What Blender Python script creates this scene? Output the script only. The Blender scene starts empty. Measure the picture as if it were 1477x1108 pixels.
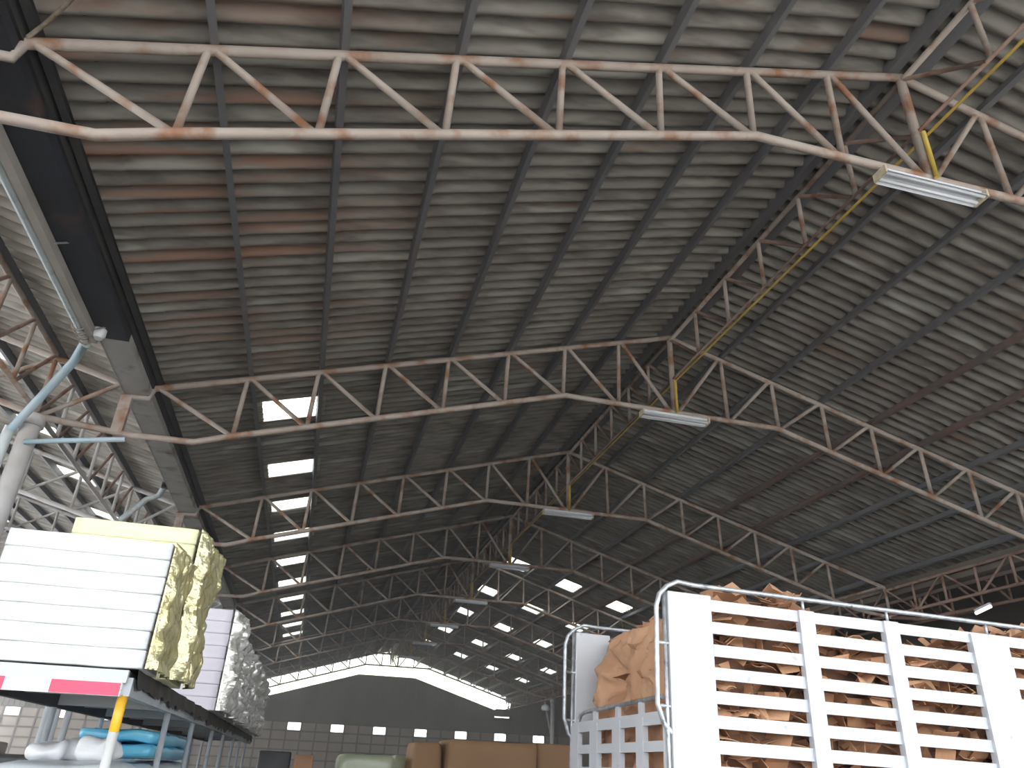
import bpy, bmesh, math, random
from mathutils import Vector, Matrix, noise
random.seed(7)
COL = bpy.context.scene.collection
SC = bpy.context.scene
S = 0.2967                       # roof slope
ORD = 'first second third fourth fifth sixth seventh eighth ninth tenth eleventh twelfth'.split()
NEAR = ['nearest', 'second nearest', 'third nearest', 'fourth nearest', 'fifth nearest', 'sixth nearest',
        'seventh nearest', 'eighth nearest', 'ninth nearest', 'farthest']

# ------------------------------------------------------------------ materials
def mat(name, col, rough=0.6, metal=0.0, spec=0.5, var=None, vscale=3.0, var2=None, v2scale=8.0, v2lo=0.55, v2hi=0.7,
        stretch=(1, 1, 1), bump=0.0, bscale=20.0, coords='Object', trans=0.0):
    m = bpy.data.materials.new(name); m.use_nodes = True
    nt = m.node_tree; N = nt.nodes; L = nt.links
    b = N['Principled BSDF']
    b.inputs['Base Color'].default_value = (*col, 1)
    b.inputs['Roughness'].default_value = rough
    b.inputs['Metallic'].default_value = metal
    b.inputs['Specular IOR Level'].default_value = spec
    if trans: b.inputs['Transmission Weight'].default_value = trans
    tc = N.new('ShaderNodeTexCoord'); mp = N.new('ShaderNodeMapping')
    mp.inputs['Scale'].default_value = stretch
    L.new(tc.outputs[coords], mp.inputs['Vector'])
    last = None
    if var is not None:
        n = N.new('ShaderNodeTexNoise'); n.inputs['Scale'].default_value = vscale; n.inputs['Detail'].default_value = 5
        L.new(mp.outputs[0], n.inputs['Vector'])
        mx = N.new('ShaderNodeMix'); mx.data_type = 'RGBA'
        mx.inputs[6].default_value = (*col, 1); mx.inputs[7].default_value = (*var, 1)
        r = N.new('ShaderNodeMapRange'); r.inputs[1].default_value = .38; r.inputs[2].default_value = .64
        L.new(n.outputs[0], r.inputs[0]); L.new(r.outputs[0], mx.inputs[0])
        last = mx.outputs[2]
    if var2 is not None:
        n = N.new('ShaderNodeTexNoise'); n.inputs['Scale'].default_value = v2scale; n.inputs['Detail'].default_value = 7
        L.new(mp.outputs[0], n.inputs['Vector'])
        mx = N.new('ShaderNodeMix'); mx.data_type = 'RGBA'
        mx.inputs[6].default_value = (*col, 1); mx.inputs[7].default_value = (*var2, 1)
        if last: L.new(last, mx.inputs[6])
        r = N.new('ShaderNodeMapRange'); r.inputs[1].default_value = v2lo; r.inputs[2].default_value = v2hi
        L.new(n.outputs[0], r.inputs[0]); L.new(r.outputs[0], mx.inputs[0])
        last = mx.outputs[2]
    if last: L.new(last, b.inputs['Base Color'])
    if bump:
        n = N.new('ShaderNodeTexNoise'); n.inputs['Scale'].default_value = bscale; n.inputs['Detail'].default_value = 4
        L.new(mp.outputs[0], n.inputs['Vector'])
        bp = N.new('ShaderNodeBump'); bp.inputs['Strength'].default_value = bump; bp.inputs['Distance'].default_value = .02
        L.new(n.outputs[0], bp.inputs['Height']); L.new(bp.outputs[0], b.inputs['Normal'])
    return m

def glassy(name, col, tr=0.45, tcol=None):
    m = bpy.data.materials.new(name); m.use_nodes = True
    nt = m.node_tree; N = nt.nodes; L = nt.links
    N.remove(N['Principled BSDF'])
    t = N.new('ShaderNodeBsdfTranslucent'); t.inputs[0].default_value = (*col, 1)
    p = N.new('ShaderNodeBsdfTransparent'); p.inputs[0].default_value = (*(tcol or col), 1)
    nz = N.new('ShaderNodeTexNoise'); nz.inputs['Scale'].default_value = 3
    mx = N.new('ShaderNodeMixShader'); mx.inputs[0].default_value = tr
    L.new(t.outputs[0], mx.inputs[1]); L.new(p.outputs[0], mx.inputs[2]); L.new(mx.outputs[0], N['Material Output'].inputs[0])
    return m

M = {}
M['truss'] = mat('rusted_truss_paint', (.36, .295, .255), .6, var=(.42, .36, .32), vscale=2.0, var2=(.27, .13, .07), v2scale=3.2, v2lo=.50, v2hi=.66, bump=.15, bscale=40)
M['truss_brown'] = mat('brown_rusted_steel', (.25, .16, .13), .7, var=(.32, .22, .18), vscale=2.5, var2=(.2, .08, .04), v2scale=4)
M['truss_pale'] = mat('pale_steel', (.55, .53, .53), .5, var=(.45, .42, .40), vscale=2.0, var2=(.36, .2, .12), v2scale=3, v2lo=.6, v2hi=.75)
M['purlin'] = mat('dark_purlin_steel', (.12, .12, .132), .55, var=(.17, .165, .17), vscale=1.2, var2=(.13, .07, .055), v2scale=.7, stretch=(1, .3, 1))
M['purlin_red'] = mat('red_lead_purlin', (.17, .105, .09), .6, var=(.13, .11, .10), vscale=1.2)
M['black'] = mat('black_steel', (.025, .025, .028), .6, var=(.04, .038, .036), vscale=3)
M['gutter_dark'] = mat('dark_gutter_lining', (.018, .022, .035), .65, var=(.014, .015, .02), vscale=1.5, var2=(.11, .06, .04), v2scale=1.1, v2lo=.6, v2hi=.75)
M['gutter_grey'] = mat('galvanised_gutter', (.40, .385, .355), .6, var=(.33, .315, .29), vscale=2.5, var2=(.12, .08, .06), v2scale=2)
M['pvc'] = mat('pale_blue_pipe', (.50, .57, .60), .4, var=(.56, .60, .62), vscale=4, var2=(.4, .42, .42), v2scale=9)
M['pvc_blue'] = mat('blue_pipe', (.36, .52, .60), .4, var=(.46, .55, .60), vscale=3)
M['pvc_white'] = mat('white_socket', (.78, .79, .80), .4, var=(.7, .7, .7), vscale=9)
M['beige'] = mat('beige_steel', (.40, .37, .34), .6, var=(.34, .31, .28), vscale=2)
M['column'] = mat('grey_column_paint', (.60, .58, .58), .55, var=(.5, .47, .45), vscale=3)
M['lampwhite'] = mat('white_lamp_enamel', (.74, .77, .82), .3, var=(.68, .71, .76), vscale=6)
M['tube'] = mat('lamp_tube_glass', (.86, .88, .92), .15)
M['lit_tube'] = mat('lit_tube', (.9, .92, .95), .2); M['lit_tube'].node_tree.nodes['Principled BSDF'].inputs['Emission Color'].default_value = (1, 1, 1, 1)
M['lit_tube'].node_tree.nodes['Principled BSDF'].inputs['Emission Strength'].default_value = 2.5
M['lit_tube'].cycles.emission_sampling = 'NONE'
M['cream'] = mat('cream_plastic', (.62, .55, .40), .5, var=(.5, .43, .3), vscale=14)
M['yellow'] = mat('yellow_conduit_plastic', (.60, .43, .08), .45, var=(.45, .30, .06), vscale=2.5)
M['rope'] = mat('old_rope', (.30, .25, .20), .9, var=(.2, .16, .12), vscale=20)
M['white'] = mat('white_truck_paint', (.56, .575, .615), .42, var=(.61, .62, .65), vscale=1.3, var2=(.34, .33, .34), v2scale=7, v2lo=.68, v2hi=.8)
M['galv'] = mat('galvanised_tube', (.42, .44, .47), .4, .5, var=(.62, .64, .67), vscale=14, var2=(.15, .14, .14), v2scale=9, v2lo=.62, v2hi=.72)
M['card'] = mat('brown_cardboard', (.50, .275, .155), .85, var=(.44, .23, .125), vscale=3, bump=.2, bscale=15)
M['card2'] = mat('pale_cardboard', (.56, .33, .20), .85, var=(.48, .26, .15), vscale=3)
M['card_dark'] = mat('dark_cardboard', (.20, .105, .065), .9, var=(.30, .16, .1), vscale=4, bump=.4, bscale=9)
M['kraft'] = mat('kraft_paper', (.40, .23, .12), .75, var=(.44, .26, .14), vscale=.8, bump=.2, bscale=5)
M['tyre'] = mat('tyre_rubber', (.02, .02, .02), .85, var=(.03, .03, .03), vscale=8)
M['foam'] = mat('white_foam', (.74, .75, .76), .75, var=(.68, .69, .70), vscale=1.5, bump=.35, bscale=7, stretch=(.6, 1, 3), coords='Generated')
M['foam_y'] = mat('pale_yellow_foam', (.78, .76, .48), .7, var=(.80, .79, .56), vscale=1.5, bump=.35, bscale=7, stretch=(.6, 1, 3), coords='Generated')
M['foam_l'] = mat('lavender_foam', (.72, .68, .76), .75, var=(.75, .71, .78), vscale=1.5, bump=.3, bscale=6, coords='Generated')
M['film_y'] = mat('yellow_plastic_film', (.54, .51, .31), .13, .4, spec=1.0, var=(.50, .45, .22), vscale=6, bump=.6, bscale=18, trans=.1)
M['film_w'] = mat('clear_plastic_film', (.82, .81, .78), .14, .22, spec=1.0, var=(.60, .58, .53), vscale=6, bump=.6, bscale=16, trans=.1)
M['steel'] = mat('grey_rack_paint', (.34, .37, .40), .5, var=(.40, .43, .46), vscale=3, var2=(.2, .19, .18), v2scale=6, v2lo=.6, v2hi=.8)
M['steel_pale'] = mat('pale_rack_paint', (.56, .58, .60), .5, var=(.5, .52, .54), vscale=3)
M['deck'] = mat('dark_deck_sheet', (.055, .06, .066), .5, var=(.09, .095, .10), vscale=2.2, stretch=(1, .4, 1))
M['red'] = mat('red_tape', (.68, .05, .13), .4, var=(.62, .05, .11), vscale=6)
M['tapewhite'] = mat('white_tape', (.86, .87, .88), .4, var=(.8, .8, .8), vscale=6)
M['postyellow'] = mat('yellow_post_paint', (.80, .45, .03), .45, var=(.74, .40, .03), vscale=6)
M['blue'] = mat('blue_plastic_wrap', (.10, .45, .68), .3, spec=.8, var=(.16, .55, .76), vscale=2.5, bump=.5, bscale=6)
M['bag'] = mat('white_plastic_bag', (.80, .81, .83), .35, var=(.72, .72, .75), vscale=4, bump=.6, bscale=8)
M['bale'] = mat('grey_wrapped_bale', (.52, .56, .60), .35, var=(.6, .63, .66), vscale=2, bump=.4, bscale=5)
M['green'] = mat('pale_green_wrap', (.42, .47, .30), .3, spec=.8, var=(.52, .56, .40), vscale=2, bump=.3, bscale=5)
M['dark'] = mat('dark_machine_paint', (.03, .03, .035), .5, var=(.05, .05, .055), vscale=3)
M['floor'] = mat('concrete_floor', (.17, .16, .148), .75, var=(.14, .13, .12), vscale=.4, var2=(.11, .10, .092), v2scale=1.3)
M['yard'] = mat('pale_concrete_yard', (.52, .50, .47), .85, var=(.44, .42, .38), vscale=.3)
M['clad'] = mat('brown_grey_cladding', (.125, .10, .08), .7, var=(.16, .135, .11), vscale=.5, var2=(.085, .065, .05), v2scale=.35, stretch=(2, 1, .3))
M['panel'] = mat('beige_wall_panel', (.34, .27, .22), .8, var=(.40, .33, .27), vscale=.8)
M['wallframe'] = mat('dark_wall_frame', (.09, .065, .05), .8, var=(.12, .09, .07), vscale=2)
M['skylight'] = glassy('translucent_skylight_sheet', (.94, .94, .88), .6)
M['gable'] = glassy('gable_translucent_sheet', (.97, .96, .80), .7, (.99, .985, .90))

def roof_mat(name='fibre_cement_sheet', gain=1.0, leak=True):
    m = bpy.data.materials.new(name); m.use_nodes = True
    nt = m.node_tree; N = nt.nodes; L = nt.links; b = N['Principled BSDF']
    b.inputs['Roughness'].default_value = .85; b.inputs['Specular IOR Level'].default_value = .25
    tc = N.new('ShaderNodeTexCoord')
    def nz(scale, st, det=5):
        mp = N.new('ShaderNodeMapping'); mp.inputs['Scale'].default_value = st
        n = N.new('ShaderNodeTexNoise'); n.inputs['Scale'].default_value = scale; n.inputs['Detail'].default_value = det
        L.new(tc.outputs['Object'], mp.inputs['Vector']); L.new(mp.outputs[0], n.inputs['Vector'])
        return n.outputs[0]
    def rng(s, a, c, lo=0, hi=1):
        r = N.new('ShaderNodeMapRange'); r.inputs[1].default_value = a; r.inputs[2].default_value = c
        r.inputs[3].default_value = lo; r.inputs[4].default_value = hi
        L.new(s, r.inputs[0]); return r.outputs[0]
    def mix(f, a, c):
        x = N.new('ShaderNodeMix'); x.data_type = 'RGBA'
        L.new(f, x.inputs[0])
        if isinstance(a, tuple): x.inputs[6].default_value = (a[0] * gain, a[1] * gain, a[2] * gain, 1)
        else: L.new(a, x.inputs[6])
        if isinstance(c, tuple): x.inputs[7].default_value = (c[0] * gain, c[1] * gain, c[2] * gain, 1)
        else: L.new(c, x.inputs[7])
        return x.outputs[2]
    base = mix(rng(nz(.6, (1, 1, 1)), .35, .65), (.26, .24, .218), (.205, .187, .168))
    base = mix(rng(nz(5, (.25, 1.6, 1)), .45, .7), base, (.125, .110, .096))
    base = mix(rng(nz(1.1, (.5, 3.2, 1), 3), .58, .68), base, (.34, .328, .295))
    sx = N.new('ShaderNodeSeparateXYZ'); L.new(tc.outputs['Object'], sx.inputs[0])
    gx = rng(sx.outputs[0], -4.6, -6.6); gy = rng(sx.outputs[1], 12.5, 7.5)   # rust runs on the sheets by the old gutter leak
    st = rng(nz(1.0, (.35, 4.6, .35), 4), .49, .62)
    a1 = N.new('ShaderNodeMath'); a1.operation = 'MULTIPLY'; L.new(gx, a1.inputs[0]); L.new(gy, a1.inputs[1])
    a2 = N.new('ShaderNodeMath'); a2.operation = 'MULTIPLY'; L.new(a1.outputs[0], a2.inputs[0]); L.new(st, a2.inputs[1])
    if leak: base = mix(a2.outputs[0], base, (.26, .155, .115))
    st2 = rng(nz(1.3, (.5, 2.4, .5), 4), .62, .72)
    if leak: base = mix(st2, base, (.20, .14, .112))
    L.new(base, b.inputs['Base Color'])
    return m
M['roof'] = roof_mat()
M['roof_side_lit'] = roof_mat('side_lit_fibre_cement_sheet', 2.0, False)  # same sheets; light from the left bay's open side put into the colour

# ------------------------------------------------------------------ mesh builder
class MB:
    def __init__(s): s.v = []; s.f = []; s.smooth = []
    def add(s, vs, fs, sm=False):
        o = len(s.v); s.v += [tuple(v) for v in vs]; s.f += [tuple(i + o for i in f) for f in fs]; s.smooth += [sm] * len(fs)
        return s
    def box(s, x0, x1, y0, y1, z0, z1):
        v = [(x, y, z) for x in (x0, x1) for y in (y0, y1) for z in (z0, z1)]
        return s.add(v, [(0, 1, 3, 2), (4, 6, 7, 5), (0, 4, 5, 1), (2, 3, 7, 6), (0, 2, 6, 4), (1, 5, 7, 3)])
    def beam(s, p, q, w, h, up=(0, 0, 1)):
        p = Vector(p); q = Vector(q); d = (q - p).normalized(); u = Vector(up)
        if abs(d.dot(u)) > .98: u = Vector((0, 1, 0))
        r = d.cross(u).normalized(); u = r.cross(d)
        v = [c + r * a * w / 2 + u * b_ * h / 2 for c in (p, q) for a, b_ in ((-1, -1), (1, -1), (1, 1), (-1, 1))]
        return s.add(v, [(3, 2, 1, 0), (4, 5, 6, 7), (0, 1, 5, 4), (1, 2, 6, 5), (2, 3, 7, 6), (3, 0, 4, 7)])
    def tube(s, pts, r, n=10, caps=True):
        pts = [Vector(p) for p in pts]; rs = r if isinstance(r, (list, tuple)) else [r] * len(pts)
        rings = []; ref = None
        for i, p in enumerate(pts):
            a = pts[max(i - 1, 0)]; c = pts[min(i + 1, len(pts) - 1)]
            d = (c - a).normalized()
            if ref is None:
                ref = Vector((0, 0, 1)) if abs(d.z) < .9 else Vector((1, 0, 0))
            x = d.cross(ref).normalized(); y = x.cross(d); ref = y
            rings.append([p + (x * math.cos(t) + y * math.sin(t)) * rs[i] for t in [2 * math.pi * k / n for k in range(n)]])
        v = [q for R_ in rings for q in R_]; f = []
        for i in range(len(pts) - 1):
            for k in range(n):
                k2 = (k + 1) % n
                f.append((i * n + k, i * n + k2, (i + 1) * n + k2, (i + 1) * n + k))
        s.add(v, f, True)
        if caps:
            o = len(s.v) - len(v)
            s.f += [tuple(o + k for k in range(n)), tuple(o + (len(pts) - 1) * n + k for k in reversed(range(n)))]
            s.smooth += [False, False]
        return s
    def prism(s, poly, y0, y1):          # polygon in XZ, extruded along Y
        n = len(poly)
        v = [(x, y0, z) for x, z in poly] + [(x, y1, z) for x, z in poly]
        f = [tuple(range(n)), tuple(range(2 * n - 1, n - 1, -1))] + [(i, (i + 1) % n + 0, (i + 1) % n + n, i + n) for i in range(n)]
        f[2:] = [(i, i + n, (i + 1) % n + n, (i + 1) % n) for i in range(n)]
        return s.add(v, f)
    def build(s, name, m, parent=None, org=None):
        me = bpy.data.meshes.new(name)
        o_ = Vector(org) if org is not None else Vector((0, 0, 0))
        me.from_pydata([Vector(v) - o_ for v in s.v], [], s.f); me.update()
        me.polygons.foreach_set('use_smooth', s.smooth)
        ms = m if isinstance(m, (list, tuple)) else [m]
        for mm in ms: me.materials.append(mm)
        ob = bpy.data.objects.new(name, me); COL.objects.link(ob)
        if parent: ob.parent = parent
        elif org is not None: ob.location = o_
        return ob

def fix_normals(ob):
    bm = bmesh.new(); bm.from_mesh(ob.data); bmesh.ops.recalc_face_normals(bm, faces=bm.faces); bm.to_mesh(ob.data); bm.free()
    return ob

def soft_box(name, m, x0, x1, y0, y1, z0, z1, r=.02, seg=2, parent=None, org=None, cuts=0, wob=0., wf=3., seed=0, smooth=True):
    bm = bmesh.new(); bmesh.ops.create_cube(bm, size=1)
    for v in bm.verts: v.co = Vector(((x0 + x1) / 2 + v.co.x * (x1 - x0), (y0 + y1) / 2 + v.co.y * (y1 - y0), (z0 + z1) / 2 + v.co.z * (z1 - z0)))
    if cuts: bmesh.ops.subdivide_edges(bm, edges=bm.edges, cuts=cuts, use_grid_fill=True)
    if r and not cuts: bmesh.ops.bevel(bm, geom=list(bm.edges), offset=r, segments=seg, profile=.5, affect='EDGES')
    if cuts:
        c = Vector(((x0 + x1) / 2, (y0 + y1) / 2, (z0 + z1) / 2)); h = Vector(((x1 - x0) / 2, (y1 - y0) / 2, (z1 - z0) / 2))
        for v in bm.verts:                      # round the edges and wrinkle the skin
            d = v.co - c; q = Vector([max(-h[i] + r, min(h[i] - r, d[i])) for i in range(3)]); e = d - q
            if e.length > 1e-6: d = q + e.normalized() * r
            n = noise.noise_vector((c + d) * wf + Vector((seed * 3.1, seed * 1.7, seed)))
            v.co = c + d + n * wob
    o_ = Vector(org) if org is not None else Vector((0, 0, 0))
    for v in bm.verts: v.co -= o_
    me = bpy.data.meshes.new(name); bm.to_mesh(me); bm.free(); me.materials.append(m)
    if smooth:
        for p in me.polygons: p.use_smooth = True
    ob = bpy.data.objects.new(name, me); COL.objects.link(ob)
    if parent: ob.parent = parent
    elif org is not None: ob.location = o_
    return ob

def tag(o, label=None, cat=None, group=None, kind=None):
    if label: o['label'] = label
    if cat: o['category'] = cat
    if group: o['group'] = group
    if kind: o['kind'] = kind
    return o
def empty(name, loc, label, cat, group=None):
    o = bpy.data.objects.new(name, None); COL.objects.link(o); o.location = loc; o.empty_display_size = .2
    return tag(o, label, cat, group)
def struct(o, label=None): return tag(o, label, None, None, 'structure')
def copy_tree(o, parent=None):
    c = o.copy(); COL.objects.link(c); c.parent = parent
    for ch in list(o.children): copy_tree(ch, c)
    return c

# ------------------------------------------------------------------ camera (calibrated on the trusses)
cam = bpy.data.objects.new('camera', bpy.data.cameras.new('camera')); COL.objects.link(cam)
pitch, roll, yaw = .4818, -.0448, -.2357
Rm = Matrix.Rotation(yaw, 3, 'Z') @ Matrix.Rotation(pitch, 3, 'X') @ Matrix.Rotation(roll, 3, 'Y')
rt, fw, up = Rm @ Vector((1, 0, 0)), Rm @ Vector((0, 1, 0)), Rm @ Vector((0, 0, 1))
CW = Vector((-5.4553, 0, 1.6175))
cam.matrix_world = Matrix(((rt.x, up.x, -fw.x, CW.x), (rt.y, up.y, -fw.y, CW.y), (rt.z, up.z, -fw.z, CW.z), (0, 0, 0, 1)))
cam.data.sensor_width = 36; cam.data.lens = 36 * 1067.33 / 1477; cam.data.clip_end = 400; cam.data.clip_start = .05
SC.camera = cam

# ------------------------------------------------------------------ setting
YT = [4.587, 10.565, 16.355, 22.0, 27.7, 33.4, 39.1, 44.8, 50.5, 56.2]
Y0, Y1 = -9 * .2155, 56.6
def zt(x): return 8.75 - S * abs(x)                 # top chord line of the main bay
def zl(x): return 6.33 + .27 * (-8.7 - x) if x > -16.84 else 8.527 - .27 * (-16.84 - x)   # left bay
def zr(x): return 6.27 + .27 * (x - 9.1)           # right bay
PITCH, AMP, LIFT = .2155, .066, .222

def wave(y):                                        # hanging round bulges between narrow grooves
    return AMP * (1 - 2 * abs(math.sin(math.pi * y / PITCH)) ** .9)
def slope(name, rows, zf, holes, m, step=12):
    """corrugated sheets laid row by row; rows = [(upper x, lower x)], holes = [(x0,x1,y0,y1)]"""
    b = MB(); n = int((Y1 - Y0) / PITCH) * step
    ys = [Y0 + PITCH * i / step for i in range(n + 1)]
    for xu, xl in rows:
        sg = 1 if xl > xu else -1
        xa, xb = xu - sg * .12, xl + sg * .03
        hs = [h for h in holes if h[0] < (xu + xl) / 2 < h[1]]
        base = len(b.v)
        for y in ys:
            w = wave(y)
            b.v.append((xa, y, zf(xa) + LIFT + w)); b.v.append((xb, y, zf(xb) + LIFT + w + .010))
        for i in range(n):
            hh = [h for h in hs if h[2] < (ys[i] + ys[i + 1]) / 2 < h[3]]
            if hh:                                     # opening for a skylight sheet; its upper edge tucks under the purlin
                if sg > 0 and hh[0][0] > xa:
                    q = len(b.v); xs = hh[0][0]
                    for y in (ys[i], ys[i + 1]):
                        w = wave(y); b.v += [(xa, y, zf(xa) + LIFT + w), (xs, y, zf(xs) + LIFT + w)]
                    b.f.append((q, q + 2, q + 3, q + 1)); b.smooth.append(True)
                continue
            k = base + 2 * i
            b.f.append((k, k + 2, k + 3, k + 1)); b.smooth.append(True)
    return struct(b.build(name, m))

win_n = [0]
def window(b, m, label):
    win_n[0] += 1
    return struct(b.build('window_%d' % win_n[0], m), label)
def skylight(x0, x1, y0, y1, zf, label):
    b = MB(); n = max(8, int((y1 - y0) / PITCH * 10))
    for i in range(n + 1):
        y = y0 + (y1 - y0) * i / n; w = wave(y)
        b.v += [(x0, y, zf(x0) + LIFT + w), (x1, y, zf(x1) + LIFT + w)]
        if i < n: b.f.append((2 * i, 2 * i + 2, 2 * i + 3, 2 * i + 1)); b.smooth.append(True)
    window(b, M['skylight'], label)

skyL = [(-7.03, -5.88, y - .41, y + .41) for y in (12.17, 15.17, 17.72, 20.45, 23.4, 26.45, 29.4, 32.5, 35.55, 38.4)]
skyR = []
for c, (xa, xb) in enumerate(((1.15, 2.03), (3.15, 4.03), (5.15, 6.03), (7.15, 8.03))):
    for y in (26.85, 31.7, 36.85, 42.4, 47.85): skyR.append((xa, xb, y - .58, y + .58))
skyB = [(-11.69, -10.51, y - .3, y + .3) for y in (11.8, 15.1, 18.0, 21.2, 24.4)] + [(-16.87, -15.68, 27.6, 28.3)]
slope('ceiling', [(-k, -k - 1) for k in range(0, 8)] + [(-8., -8.42)], zt, skyL, M['roof'])
slope('ceiling', [(k, k + 1) for k in range(0, 8)] + [(8., 8.85)], zt, skyR, M['roof'])
slope('ceiling', [(-16.84, -15.8), (-15.8, -14.76), (-14.76, -13.72), (-13.72, -12.69), (-12.69, -11.66), (-11.66, -10.63), (-10.63, -9.6), (-9.6, -8.52)], zl, skyB, M['roof_side_lit'])
slope('ceiling', [(-16.84, -19.), (-19, -21.5), (-21.5, -25.)], zl, [], M['roof_side_lit'], 5)
slope('ceiling', [(12.1, 11.1), (11.1, 10.1), (10.1, 9.0)], zr, [], M['roof'])
slope('ceiling', [(17.2, 14.6), (14.6, 12.1)], zr, [], M['roof'], 5)
side = ['left', 'right']
for i, h in enumerate(skyL): skylight(*h, zt, 'bright skylight number %d from the camera in the left slope column' % (i + 1))
for i, h in enumerate(skyR): skylight(*h, zt, 'bright right slope skylight, %s row from the ridge, %s from the camera' % (ORD[i // 5], ORD[i % 5]))
for i, h in enumerate(skyB): skylight(*h, zl, 'bright skylight in the neighbouring left bay roof, %s from the camera' % ORD[i])
# ridge cap, floor and yard
rc = MB().prism([(-.3, zt(.3) + .30), (0, zt(0) + .33), (.3, zt(.3) + .30), (.3, zt(.3) + .28), (0, zt(0) + .30), (-.3, zt(.3) + .28)], Y0, Y1)
struct(rc.build('trim_1', M['black']), 'dark ridge capping along the roof top')
struct(MB().box(-25.4, 17.4, -1.5, 56.9, -.2, 0).build('floor', M['floor']))
struct(MB().box(-90, 90, -90, -1.5, -.25, -.02).build('floor', M['yard']), 'pale concrete yard outside the open end')
struct(MB().box(17.2, 17.4, 1.0, 56.9, 0, 8.6).build('wall_right', M['clad']))

# back wall: beige panels in a dark grid, dark cladding above, open-lit gable band
yb = 56.55
def zb_main(x):
    a = abs(x); return 7.24 if a <= 2 else 8.75 - S * a - .92
wins = {}
px, pz = .95, .57
b = MB(); g = MB(); nw = 0
zrows = [4.0 - pz * (i + 1) for i in range(7)]
xs0 = -5.83 - .475
cols = range(-19, 24)
for c in cols:
    xa = xs0 + c * px
    for r, z0 in enumerate(zrows):
        if r == 0 and c % 3 == 0:
            w = MB().box(xa + .03, xa + px - .03, yb + .05, yb + .07, z0 + .01, z0 + pz - .01)
            k = c // 3
            window(w, M['skylight'], 'small bright window in the back wall, %s from its left end' % (ORD[k + 7] if k + 7 < 12 else '%dth' % (k + 8)))
            continue
        b.box(xa + .02, xa + px - .02, yb + .06, yb + .1, z0 + .02, z0 + pz - .02)
for c in list(cols) + [24]:
    xa = xs0 + c * px; g.box(xa - .05, xa + .05, yb, yb + .14, 0, 4.0)
for z in [4.0] + zrows: g.box(xs0 - 19 * px, xs0 + 24 * px, yb + .01, yb + .13, max(z - .05, 0), z + .05)
struct(b.build('wall_back', M['panel']))
struct(g.build('trim_2', M['wallframe']), 'dark frame grid of the back wall')
poly = [(-25.2, 4.0), (17.3, 4.0), (17.3, 8.3), (9.1, 6.3), (8.6, 5.3)]
poly += [(x, zb_main(x)) for x in (7.5, 2, -2, -7.5)] + [(-8.4, 5.3), (-8.9, 6.4), (-16.84, 8.6), (-25.2, 6.3)]
wc = MB()                                    # ribbed cladding: strips under the profile
def prof(x):
    if -7.9 < x < 8.0: return zb_main(x)
    if x >= 8.0: return zb_main(8) + .1 if x < 9.1 else zr(x) + .15
    return zb_main(-7.9) + .1 if x > -8.7 else zl(x) + .15
x = -25.2; k = 0
while x < 17.2:
    d = .0 if k % 2 else .05
    wc.add([(x, yb + d, 4.0), (x + .16, yb + d, 4.0), (x + .16, yb + d, prof(x + .16)), (x, yb + d, prof(x))], [(0, 1, 2, 3)])
    d2 = .05 if k % 2 else .0
    wc.add([(x + .16, yb + d, 4.0), (x + .16, yb + d2, 4.0), (x + .16, yb + d2, prof(x + .16)), (x + .16, yb + d, prof(x + .16))], [(0, 1, 2, 3)])
    x += .16; k += 1
struct(wc.build('wall_back', M['clad']), 'dark ribbed cladding of the back wall above the panels')
gp = [(-7.9, zb_main(7.9)), (-2, 7.24), (2, 7.24), (8.0, zb_main(8.0)), (8.3, zt(8.3) + .1), (0, 8.9), (-8.2, zt(8.2) + .1)]
window(MB().prism(gp, yb + .1, yb + .12), M['gable'], 'glowing translucent gable band above the back wall')

# ------------------------------------------------------------------ main trusses
def truss_main():
    root = empty('roof_truss', (0, YT[0], 0), 'nearest main roof truss, pale rusty tube steel across the top of view', 'roof truss', 'roof trusses of the main bay')
    P = root
    MB().tube([(-8.22, 0, zt(8.22)), (0, 0, zt(0)), (8.6, 0, zt(8.6))], .046).build('top_chord', M['truss'], P)
    MB().tube([(-9.55, 0, 5.66), (-8.34, 0, 5.56), (-7.53, 0, 5.575)] + [(x, 0, zb_main(x)) for x in (-7, -2, 2, 7.6)] + [(8.6, 0, 5.46)], .046).build('bottom_chord', M['truss'], P)
    for j in range(-7, 9):
        x = float(j) if j != 8 else 8.6
        zb = zb_main(x) if j != 8 else 5.46
        MB().tube([(x, 0, zt(x)), (x + .03 * (j > 0) - .03 * (j < 0), 0, zb)], .034 if j else .05, 8).build('king_post' if j == 0 else 'vertical_strut', M['truss'], P)
    for sg in (-1, 1):
        for j in range(0, 8):
            xo = (j + 1.) * sg if j < 7 else (-8.22 if sg < 0 else 8.6)
            xi = j * 1. * sg
            MB().tube([(xo - sg * .05, 0, zt(xo - sg * .05)), (xi + sg * .07, 0, zb_main(xi))], .033, 8).build('diagonal_brace', M['truss'], P)
    MB().tube([(-8.22, 0, 6.33), (-8.26, 0, 6.14), (-8.62, 0, 6.13)], .04, 8).build('gutter_cradle', M['truss'], P)
    MB().box(-8.62, -8.47, -.05, .05, 5.56, 6.13).build('stub_post', M['truss'], P)
    return root
T = [truss_main()]
tl = ['', 'second roof truss, wide span peaking at the yellow conduit drop', 'third roof truss from the camera, thin brownish steel',
      'fourth roof truss from the camera, shadowy, above a batten lamp']
for k in range(1, 9):
    c = copy_tree(T[0]); c.location = (0, YT[k], 0); T.append(c)
    c['label'] = tl[k] if k < 4 else ('%s roof truss of the main bay counted from the camera' % ORD[k])

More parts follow.
